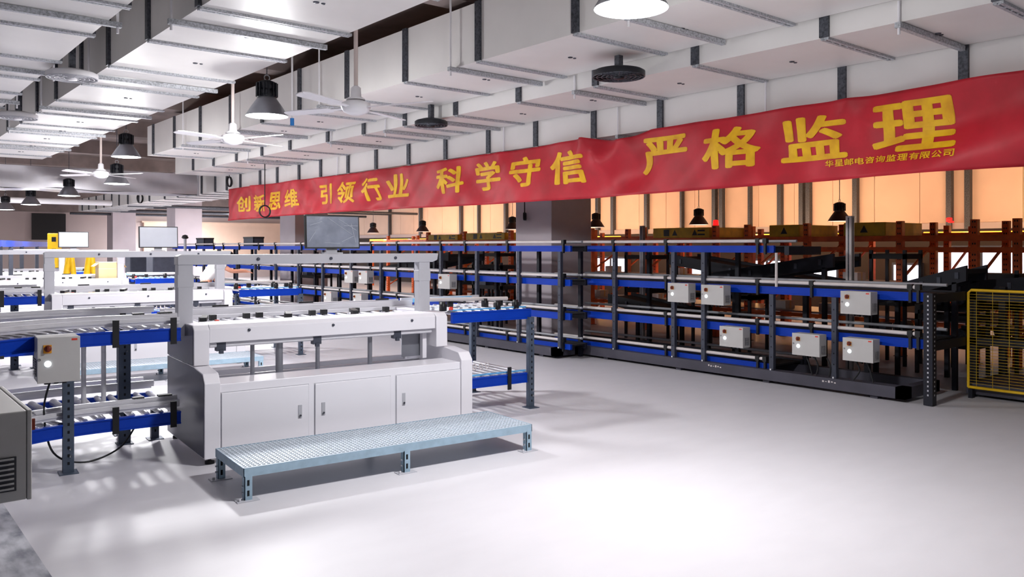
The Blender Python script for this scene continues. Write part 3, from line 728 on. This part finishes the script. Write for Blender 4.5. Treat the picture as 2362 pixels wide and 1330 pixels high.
rk2 = rack('long blue conveyor rack running away to the left behind the machines', 7.97, 8.43, 26.0, [8.59, 9.5, 10.55, 11.56, 12.34, 13.54, 14.7, 15.93, 17.1, 18.3, 19.5, 20.7, 21.9, 23.1, 24.3, 25.5], 0, None, 8.43, 8.43, depth=.40)
t = thing('conveyor_rack', 'dark rack frame beside the yellow mesh panel at the right edge', 'rack', (9.42, 1.6, 0))
for y in (0.1, 1.2, 2.02):
    G().box(0, .07, y, y+.07, .006, 1.14).build('upright', M['navy'], t)
    G().box(.8, .87, y, y+.07, .006, 1.14).build('rear_upright', M['navy'], t)
G().box(.0, .06, 0, 2.1, 1.03, 1.12).build('beam', M['navy'], t); G().box(.0, .06, 0, 2.1, .55, .63).build('beam', M['navy'], t)
G().box(-.05, .95, -.1, 2.1, .03, .15).build('plinth', M['plinth'], t)
# control boxes on the racks
kb = [(8.32, 6.745, .89, 'left one of the pair of control boxes on the near rack upper tier'), (8.32, 6.215, .885, 'right one of the pair of control boxes on the near rack upper tier'),
      (8.32, 5.94, .395, 'rack control box on the lower tier, below the pair on the upper tier'), (8.32, 4.96, .39, 'rack control box on the lower tier with two cables hanging under it'),
      (8.32, 4.385, .885, 'rightmost control box of the upper rack tier, in front of the silver pole'), (8.32, 4.36, .39, 'rightmost control box of the lower rack tier')]
cb = None
for (x, y, z, nm) in kb:
    if cb is None: cb = control_box(nm, (x, y, z), -PI/2, w=.33, h=.24, d=.15, group='control boxes on the blue racks')
    else: copy_tree(cb, (x, y, z), label=nm)
for (x, y, z, nm) in [(7.82, 14.49, .89, 'left box of the pair of control boxes on the far rack'), (7.82, 13.93, .895, 'right box of the pair of control boxes on the far rack'),
                      (7.82, 11.23, .90, 'far rack control box beside the right post of the machine arch'), (7.82, 15.38, .44, 'far rack control box low down, beside the bright blue conveyor end'),
                      (7.82, 14.15, .45, 'far rack control box low down, under the pair on the upper tier')]:
    copy_tree(cb, (x, y, z), label=nm)
for i, (y, z) in enumerate([(5.0, .38), (4.9, .38), (4.42, .38), (4.3, .38), (4.75, .38)]):
    cable('black cable hanging from the rack control boxes to the plinth', [(8.40, y, z), (8.42, y-.03, z-.1), (8.44, y+.05*((i % 3)-1), .17)], .009, 'cables under the rack control boxes')

# ------------------------------------------------------------------ poles, mesh panel, orange racking, guards, dark conveyors
def pole(label, x, y, h, w, mt='steel'):
    t = thing('pole', label, 'pole', (x, y, 0))
    G().box(-w/2, w/2, -w/2, w/2, .01, h).build('shaft', M[mt], t, bevel=.004)
    g = G(); g.box(-w/2-.0015, -w/2, -.008, .008, .05, h-.02); g.box(-.008, .008, -w/2-.0015, -w/2, .05, h-.02); g.build('groove', M['galvdark'], t)
    G().box(-w, w, -w, w, 0, .01).build('foot_plate', M['galvdark'], t)
pole('tall silver profile pole behind the rack, beside the hanging lamp', 9.55, 5.1, 1.97, .075, 'tube')
pole('thin grey pole behind the rack, right of the big column', 10.6, 9.35, 1.95, .07, 'greymetal')
t = thing('mesh_panel', 'yellow framed wire mesh guard panel at the right edge', 'guard', (9.3, 2.55, 0))
L, z0, z1 = 1.1, .11, 1.14
g = G(); g.tube([(0, L, z0), (0, L, z1-.03), (0, L-.03, z1), (0, 0, z1), (0, 0, z0), (0, L, z0)], .014, 8); g.build('frame', M['yellow'], t)
g = G()
for i in range(34): z = z0+(z1-z0)*(i+.5)/34; g.tube([(0, 0, z), (0, L, z)], .0022, 5)
for i in range(7): y = L*(i+.5)/7; g.tube([(.004, y, z0), (.004, y, z1)], .0025, 5)
g.build('wire_mesh', M['olive'], t)
for y in (.03, L-.03): G().box(-.03, .03, y-.02, y+.02, 0, z0-.014).build('foot', M['navy'], t)
def pallet_rack(label, X, ys_, ztop, beams, depth=1.1, braces=True, shelves=()):
    t = thing('pallet_rack', label, 'rack', (X, ys_[0], 0))
    o0 = ys_[0]
    for y in ys_:
        for x in (0, depth):
            u = G().box(x, x+.09, y-.045-o0, y+.045-o0, .008, ztop).build('upright', M['orange'], t)
            s_ = G(); z = .2
            while z < ztop-.03: s_.box(x-.002, x, y-.022-o0, y-.008-o0, z, z+.025); s_.box(x-.002, x, y+.008-o0, y+.022-o0, z, z+.025); z += .075
            s_.build('slot_pattern', M['hole'], u)
            G().box(x-.03, x+.12, y-.07-o0, y+.07-o0, 0, .008).build('foot_plate', M['rackpost'], u)
        if braces:
            g = G()
            for z in (.3, 1.1): g.bar((.05, y-o0, z), (depth+.04, y-o0, z+.55), .03, .03)
            g.build('brace', M['orange'], t)
    for (z, h) in beams:
        for x in (-.012, depth+.06): G().box(x, x+.05, -.0, ys_[-1]-o0, z, z+h).build('beam', M['orange'], t)
    for z in shelves: G().box(.095, depth-.005, .05, ys_[-1]-o0-.05, z, z+.03).build('shelf_board', M['greymetal'], t)
    return t
pallet_rack('front orange pallet racking behind the blue racks', 12, [3.0, 4.12, 4.64, 5.66, 7.15, 8.26, 8.92, 10.6, 12.0, 13.0, 14.6, 16.4, 18.0], 1.97, [(1.68, .075), (1.54, .05), (.97, .06), (.47, .06)], shelves=(.53, 1.03))
pallet_rack('rear orange pallet racking in front of the cream boards', 14.4, [4.2, 6.0, 7.8, 9.6, 11.4, 13.2, 15, 16.8, 18.6, 20.4, 22.2, 24], 1.95, [(1.74, .09), (1.5, .06), (.9, .06)], 1.0)
def guard(label, x, y0, y1, z0, z1, kind):
    t = thing('machine_guard', label, 'guard box', (x, y0, z0)); L = y1-y0; h = z1-z0
    G().box(0, 1.2, 0, L, 0, h).build('casing', M['olive'], t, bevel=.01)
    c = h/2
    for q in ((.25, .6) if kind == 0 else (.5,)):
        yy = L*q
        G().prism([(yy-.06, c-.05), (yy+.06, c-.05), (yy, c+.06)], 'x', -.003, 0).build('warning_mark', M['black'], t)
    if kind == 0:
        G().box(-.003, 0, L*.7, L*.8, c-.06, c+.06).build('warning_mark', M['black'], t)
        for dz in (.02, -.05): G().box(-.003, 0, L*.08, L*.2, c+dz, c+dz+.03).build('warning_bar', M['black'], t)
guard('long yellow guard box with black warning marks, left of the red beacon', 11.975, 9.0, 10.3, 1.757, 1.94, 0)
guard('yellow guard box with black warning mark left of the silver pole', 11.975, 7.25, 7.8, 1.757, 1.95, 1)
guard('yellow guard box with dark slots right of the silver pole', 11.975, 5.85, 6.5, 1.757, 1.96, 1)
guard('far yellow guard box with black marks, left of the big column', 11.975, 14.75, 16.25, 1.757, 1.92, 0)
guard('small far yellow guard box below the banner, right of the monitor', 11.975, 16.6, 17.9, 1.757, 1.90, 0)
g = G(); g.lathe([(0, .1), (.045, .09), (.05, 0), (0, 0)], 14, (12.045, 8.92, 1.971)); tag(g.build('beacon', M['redlight']), 'red beacon light on the orange racking', 'beacon')
g = G(); g.lathe([(0, .1), (.06, .09), (.065, 0), (0, 0)], 14, (19.6, 8.1, 2.16)); g.box(19.58, 19.8, 8.08, 8.12, 2.14, 2.18); tag(g.build('alarm_bell', M['redlight']), 'red round alarm on the cream wall at the right', 'alarm')
def incline(label, x, y0, y1, z0, z1, w=.7):
    t = thing('inclined_conveyor', label, 'conveyor', (x, y0, 0)); L = y1-y0
    g = G(); g.prism([(0, z0), (L, z1), (L, z1+.05), (0, z0+.05)], 'x', .05, w-.05); g.build('belt', M['belt'], t)
    for xx in (0, w-.05): G().prism([(0, z0-.08), (L, z1-.08), (L, z1+.09), (0, z0+.09)], 'x', xx, xx+.05).build('side_frame', M['navy'], t)
    for yy in (.1, L-.15):
        zz = z0+(z1-z0)*yy/L
        for xx in (0, w-.05): G().box(xx, xx+.05, yy, yy+.05, 0, zz-.07).build('leg', M['navy'], t)
    for k in range(6):
        yy = L*(k+.5)/6; zz = z0+(z1-z0)*yy/L
        G().box(-.012, 0, yy-.02, yy+.02, zz-.03, zz+.04).build('bracket', M['rackpost'], t)
incline('dark inclined belt conveyor rising behind the yellow mesh panel', 10.5, 1.2, 4.5, 1.42, 1.05, .9)
incline('second dark inclined belt conveyor nearest the right rack end', 9.62, 3.8, 4.95, 1.3, .96, .6)
incline('dark inclined belt conveyor behind the upper rack tier', 9.6, 5.35, 7.4, 1.42, 1.1, .7)
incline('dark inclined belt conveyor behind the middle of the rack', 10.75, 6.0, 8.9, 1.0, 1.38, .8)
incline('dark inclined belt conveyor left of the big column', 9.3, 13.2, 15.8, 1.4, 1.05, .9)
incline('dark belt conveyor low down behind the rack near the column', 9.6, 7.6, 9.2, .55, .75, .6)
for i, (x, y, h, w) in enumerate([(11.0, 5.1, 1.55, .5), (10.75, 9.3, 1.5, .6), (10.9, 11.8, 1.45, .7), (9.3, 17.0, 1.5, .8), (9.3, 19.0, 1.45, .8), (11.2, 14.0, 1.5, .6), (10.8, 2.0, .95, .6), (11.42, 3.9, 1.3, .8), (10.7, 7.3, .9, 1.1), (9.5, 11.8, 1.3, .9), (10.3, 13.2, 1.2, 1.0), (11.2, 16.2, 1.4, 1.0), (10.6, 4.1, .8, .7)]):
    t = thing('sorter_frame', 'dark open sorter frame standing behind the blue racks', 'machine', (x, y, 0), group='dark sorter frames behind the blue racks')
    for q in (0, .46):
        for r_ in (0, w-.04): G().box(q, q+.04, r_, r_+.04, 0, h).build('leg', M['navy'], t)
    for z in (.35, .8, h-.12): G().box(0, .5, 0, w, z, z+.07).build('deck', M['belt'], t)
    for z in (.42, .87):
        G().tube([(.1, w*.3, z+.09), (.4, w*.3, z+.09)], .08, 12).build('drive_motor', M['galvdark'], t)
        G().box(.02, .2, w*.55, w*.85, z, z+.14).build('gear_box', M['rackpost'], t)
parc = None; k = 0
for (x, ys_, z) in ((12.2, (3.4, 4.4, 5.1, 6.2, 6.8, 7.7, 9.0, 10.4, 12.0, 13.6, 15.2), .562), (12.35, (3.6, 4.9, 6.5, 7.5, 8.7, 10.0, 11.7, 13.3), 1.062)):
    for y in ys_:
        if parc is None:
            parc = thing('parcel', 'small pale parcel on the orange racking shelves', 'parcel', (x, y, z), group='parcels on the orange racking')
            G().box(0, .22, 0, .26, 0, .13).build('box_body', M['tube'], parc, bevel=.004); G().box(.1, .13, -.001, .261, .0, .131).build('tape', M['carton'], parc)
        else: copy_tree(parc, (x+.05*(k % 3), y, z), .1*((k*7) % 5-2))
        k += 1
# warm light bars behind the orange racking
for i, (y0, y1) in enumerate(((3.0, 7.6), (9.0, 14.0), (16.0, 21.0), (24.0, 30.0))):
    lb = ['warm glowing tube light behind the orange racking at the right', 'warm tube light behind the orange racking below the bell lamps', 'warm tube light behind the big square column', 'warm tube light far away below the left cream boards'][i]
    t = thing('tube_light', lb, 'lamp', (17.2, y0, 0))
    G().tube([(0, 0, 1.86), (0, y1-y0, 1.86)], .035, 10).build('tube', M['warm'], t)
    G().box(-.06, .06, 0, y1-y0, 1.78, 1.815).build('batten', M['orange'], t)
    for yy in (.2, y1-y0-.25): G().box(-.03, .03, yy, yy+.06, 0, 1.78).build('stand', M['orange'], t)
    L = bpy.data.lights.new('tube_glow', 'AREA'); L.shape = 'RECTANGLE'; L.size = .1; L.size_y = y1-y0; L.energy = 24*(y1-y0); L.color = (1, .66, .40)
    lo = bpy.data.objects.new('tube_glow', L); COL.objects.link(lo); lo.parent = t; lo.location = (.06, (y1-y0)/2, 1.9); lo.rotation_euler = (0, math.radians(-130), 0)
    for q in (.2, .5, .8):
        P = bpy.data.lights.new('tube_point', 'POINT'); P.energy = 3.4*(y1-y0); P.color = (1, .55, .22); P.shadow_soft_size = .06
        po = bpy.data.objects.new('tube_point', P); COL.objects.link(po); po.parent = t; po.location = (-.08, (y1-y0)*q, 1.9)

# ------------------------------------------------------------------ far left: yellow lift, posts, blue curve, bins on the top tier
def zpt(px, py, z):   # depth along the viewing axis -> world
    u = (px-1181)/1900*z; ca, sa = math.cos(YAW), math.sin(YAW)
    return Vector((u*ca+z*sa, -u*sa+z*ca, 1.6+(568-py)/1900*z))
p = zpt(126, 600, 21)
t = thing('lift_column', 'yellow lift column with black windows left of the far monitor', 'lift', (p.x, p.y, 0), -YAW)
G().box(-.13, .13, -.1, .1, 0, 1.93).build('mast', M['yellow'], t, bevel=.01)
g = G(); g.box(-.02, .09, -.104, -.1, 1.72, 1.84); g.box(-.02, .09, -.104, -.1, 1.42, 1.54); g.build('windows', M['black'], t)
for (px, z, w, lb) in ((160, 18.4, .07, 'yellow stacked-tube bollard left of the carton, nearer the lift'), (207, 17.9, .07, 'yellow stacked-tube bollard just left of the carton')):
    p = zpt(px, 600, z)
    t = thing('bollard', lb, 'bollard', (p.x, p.y, 0), -YAW)
    G().tube([(-.05, 0, 0), (-.06, 0, 1.0), (.0, 0, 1.38)], w, 12).build('tube', M['yellow'], t); G().tube([(.09, 0, 0), (.1, 0, .95), (.05, 0, 1.36)], w*.8, 12).build('tube', M['yellow'], t)
p0 = zpt(0, 575, 19)
t = thing('curved_blue_conveyor', 'high curved blue conveyor at the far left edge', 'conveyor', (0, 0, 0))
g = G(); P = [zpt(-60, 600, 15), zpt(0, 571, 17), zpt(25, 562, 18.5), zpt(50, 557, 20.5), zpt(85, 556, 23), zpt(125, 557, 26)]
for i in range(len(P)-1): g.bar((P[i].x, P[i].y, 1.66), (P[i+1].x, P[i+1].y, 1.66), .05, .14)
g.build('side_beam', M['blue'], t)
for q in P[1:]: G().box(q.x-.04, q.x+.04, q.y-.04, q.y+.04, 0, 1.6).build('leg', M['rackpost'], t)
for i, (y, lb) in enumerate(((26.6, 'dark grey crate beyond the rack end, left of the banner end'), (23.3, 'dark grey crate on the top rack tier under the left end of the banner'), (19.8, 'dark grey crate on the top rack tier beside the film-covered monitor'), (15.3, 'dark grey crate on the top rack tier right of the film-covered monitor'))):
    if y > 26: continue
    t = thing('crate', lb, 'crate', (8.06, y, 1.6))
    g = G(); g.box(0, .27, 0, .62, 0, .012); g.box(0, .015, 0, .62, 0, .24); g.box(.255, .27, 0, .62, 0, .24); g.box(0, .27, 0, .015, 0, .24); g.box(0, .27, .605, .62, 0, .24); g.build('bin', M['grate_dark'], t)
    g = G(); g.box(-.012, 0, -.01, .63, .2, .24); g.box(-.012, .28, -.012, 0, .2, .24); g.build('rim', M['black'], t)
tl = thing('sensor_post', 'grey sensor post with round black head rising beside the far rack', 'post', (7.9, 24.4, 0))
G().tube([(0, 0, 0), (0, 0, 1.82)], .04, 10).build('shaft', M['greymetal'], tl); G().lathe([(0, .12), (.07, .1), (.1, .03), (.06, 0), (0, 0)], 14, (0, 0, 1.82)).build('head', M['black'], tl)
for i, (x, y) in enumerate(((5.6, 19.5), (6.1, 20.5), (6.4, 22.0), (6.3, 24.0))):
    t = thing('equipment_cabinet', 'dark equipment cabinet standing behind the machine row', 'cabinet', (x, y, 0), group='dark cabinets behind the machine row')
    G().box(0, .55, 0, .5, .06, 1.4).build('cabinet_body', M['grate_dark'], t, bevel=.01); G().box(.03, .52, -.012, 0, .12, 1.34).build('door', M['rackpost'], t)
    G().box(.02, .53, .03, .47, 0, .06).build('base', M['black'], t)

# ------------------------------------------------------------------ the worker
def skin_mesh(name, nodes, edges, material, parent, sub=2):
    me = bpy.data.meshes.new(name); bm = bmesh.new(); lay = bm.verts.layers.skin.verify(); vs = []
    for i, (p, r) in enumerate(nodes):
        v = bm.verts.new(p); v[lay].radius = (r, r) if not isinstance(r, tuple) else r; v[lay].use_root = (i == 0); vs.append(v)
    for a, b in edges: bm.edges.new((vs[a], vs[b]))
    bm.to_mesh(me); bm.free(); me.materials.append(material)
    o = bpy.data.objects.new(name, me); COL.objects.link(o); o.parent = parent
    md = o.modifiers.new('skin', 'SKIN'); md.use_smooth_shade = True
    md = o.modifiers.new('sub', 'SUBSURF'); md.levels = sub; md.render_levels = sub
    return o
pw = zpt(470, 620, 15.2)
t = thing('person', 'person in white T-shirt and dark trousers leaning forward behind the machines', 'person', (pw.x, pw.y, 0), -YAW + .55 - PI/2)
# local +Y is the way the person faces, +X the right hand side; bent forward, right arm reaching out
N = [((0, 0, .93), (.15, .11)), ((0, .07, 1.04), (.14, .10)), ((0, .16, 1.16), (.155, .11)), ((0, .25, 1.26), (.15, .10)), ((0, .32, 1.31), (.06, .06)), ((0, .38, 1.34), (.05, .05)),
     ((0, .45, 1.36), (.07, .085)), ((0, .50, 1.40), (.075, .09)), ((0, .54, 1.44), (.05, .06)),
     ((.17, .25, 1.27), .055), ((.22, .45, 1.14), .042), ((.2, .68, 1.14), .034), ((.2, .74, 1.13), (.03, .018)),
     ((-.17, .24, 1.27), .055), ((-.22, .22, 1.03), .042), ((-.2, .34, .84), .034), ((-.2, .37, .78), (.018, .03)),
     ((.10, 0, .86), .09), ((.11, .02, .48), .06), ((.11, -.02, .09), .042), ((.11, .1, .04), .035),
     ((-.10, 0, .86), .09), ((-.11, .02, .48), .06), ((-.11, -.02, .09), .042), ((-.11, .1, .04), .035)]
E_ = [(0, 1), (1, 2), (2, 3), (3, 4), (4, 5), (5, 6), (6, 7), (7, 8), (3, 9), (9, 10), (10, 11), (11, 12), (3, 13), (13, 14), (14, 15), (15, 16), (0, 17), (17, 18), (18, 19), (19, 20), (0, 21), (21, 22), (22, 23), (23, 24)]
# fingers on both hands
for (base, d, sd_) in ((12, Vector((0, .9, -.2)), Vector((1, 0, 0))), (16, Vector((0, .3, -.9)), Vector((0, 1, .3)))):
    b0 = Vector(N[base][0])
    for f in range(4):
        off = sd_*(.022*(f-1.5)); Lf = (.062, .075, .07, .052)[f]; i0 = len(N)
        N.append((tuple(b0+off+d*.035), .010)); N.append((tuple(b0+off+d*(.035+Lf*.55)), .009)); N.append((tuple(b0+off*1.05+d*(.035+Lf)+Vector((0, 0, -.012))), .007))
        E_ += [(base, i0), (i0, i0+1), (i0+1, i0+2)]
    i0 = len(N); th = sd_*(-1 if base == 12 else 1)
    N.append((tuple(b0+th*.035+d*.0), .011)); N.append((tuple(b0+th*.055+d*.035), .009)); E_ += [(base, i0), (i0, i0+1)]
skin_mesh('body', N, E_, M['skin'], t)
SN = [((0, -.02, .92), (.165, .125)), ((0, .065, 1.04), (.165, .125)), ((0, .155, 1.16), (.175, .125)), ((0, .24, 1.25), (.165, .115)), ((0, .30, 1.295), (.08, .075)),
      ((.17, .25, 1.27), .068), ((.2, .36, 1.2), .062), ((-.17, .24, 1.27), .068), ((-.2, .23, 1.14), .062)]
skin_mesh('shirt', SN, [(0, 1), (1, 2), (2, 3), (3, 4), (3, 5), (5, 6), (3, 7), (7, 8)], M['shirt'], t)
TN = [((0, 0, .93), (.165, .12)), ((.10, 0, .85), .105), ((.11, .02, .48), .08), ((.11, -.02, .10), .062), ((-.10, 0, .85), .105), ((-.11, .02, .48), .08), ((-.11, -.02, .10), .062)]
skin_mesh('trousers', TN, [(0, 1), (1, 2), (2, 3), (0, 4), (4, 5), (5, 6)], M['trousers'], t)
skin_mesh('hair', [((0, .40, 1.385), (.08, .075)), ((0, .46, 1.445), (.085, .08)), ((0, .53, 1.475), (.07, .05))], [(0, 1), (1, 2)], M['hair'], t)
FC = Matrix.Translation((0, .50, 1.385)) @ Matrix.Rotation(-.75, 4, 'X')
G().lathe([(0, .022), (.012, .01), (.016, -.018), (0, -.02)], 10, (0, .09, -.005), FC).build('nose', M['skin'], t)
for sx in (-.03, .03): G().lathe([(0, .006), (.009, 0), (0, -.006)], 8, (sx, .082, .02), FC).build('eye', M['hair'], t)
G().box(-.022, .022, .076, .084, -.048, -.041, FC).build('mouth', M['redlabel'], t)
for sx in (-1, 1): G().lathe([(0, .03), (.012, .015), (.012, -.02), (0, -.03)], 8, (sx*.078, -.01, .0), FC).build('ear', M['skin'], t)
for sx in (.11, -.11):
    g = G(); g.prism([(sx-.045, -.07), (sx+.045, -.07), (sx+.05, .1), (sx+.035, .19), (sx-.035, .19), (sx-.05, .1)], 'z', 0, .07); g.build('shoe', M['shoe'], t, bevel=.015)
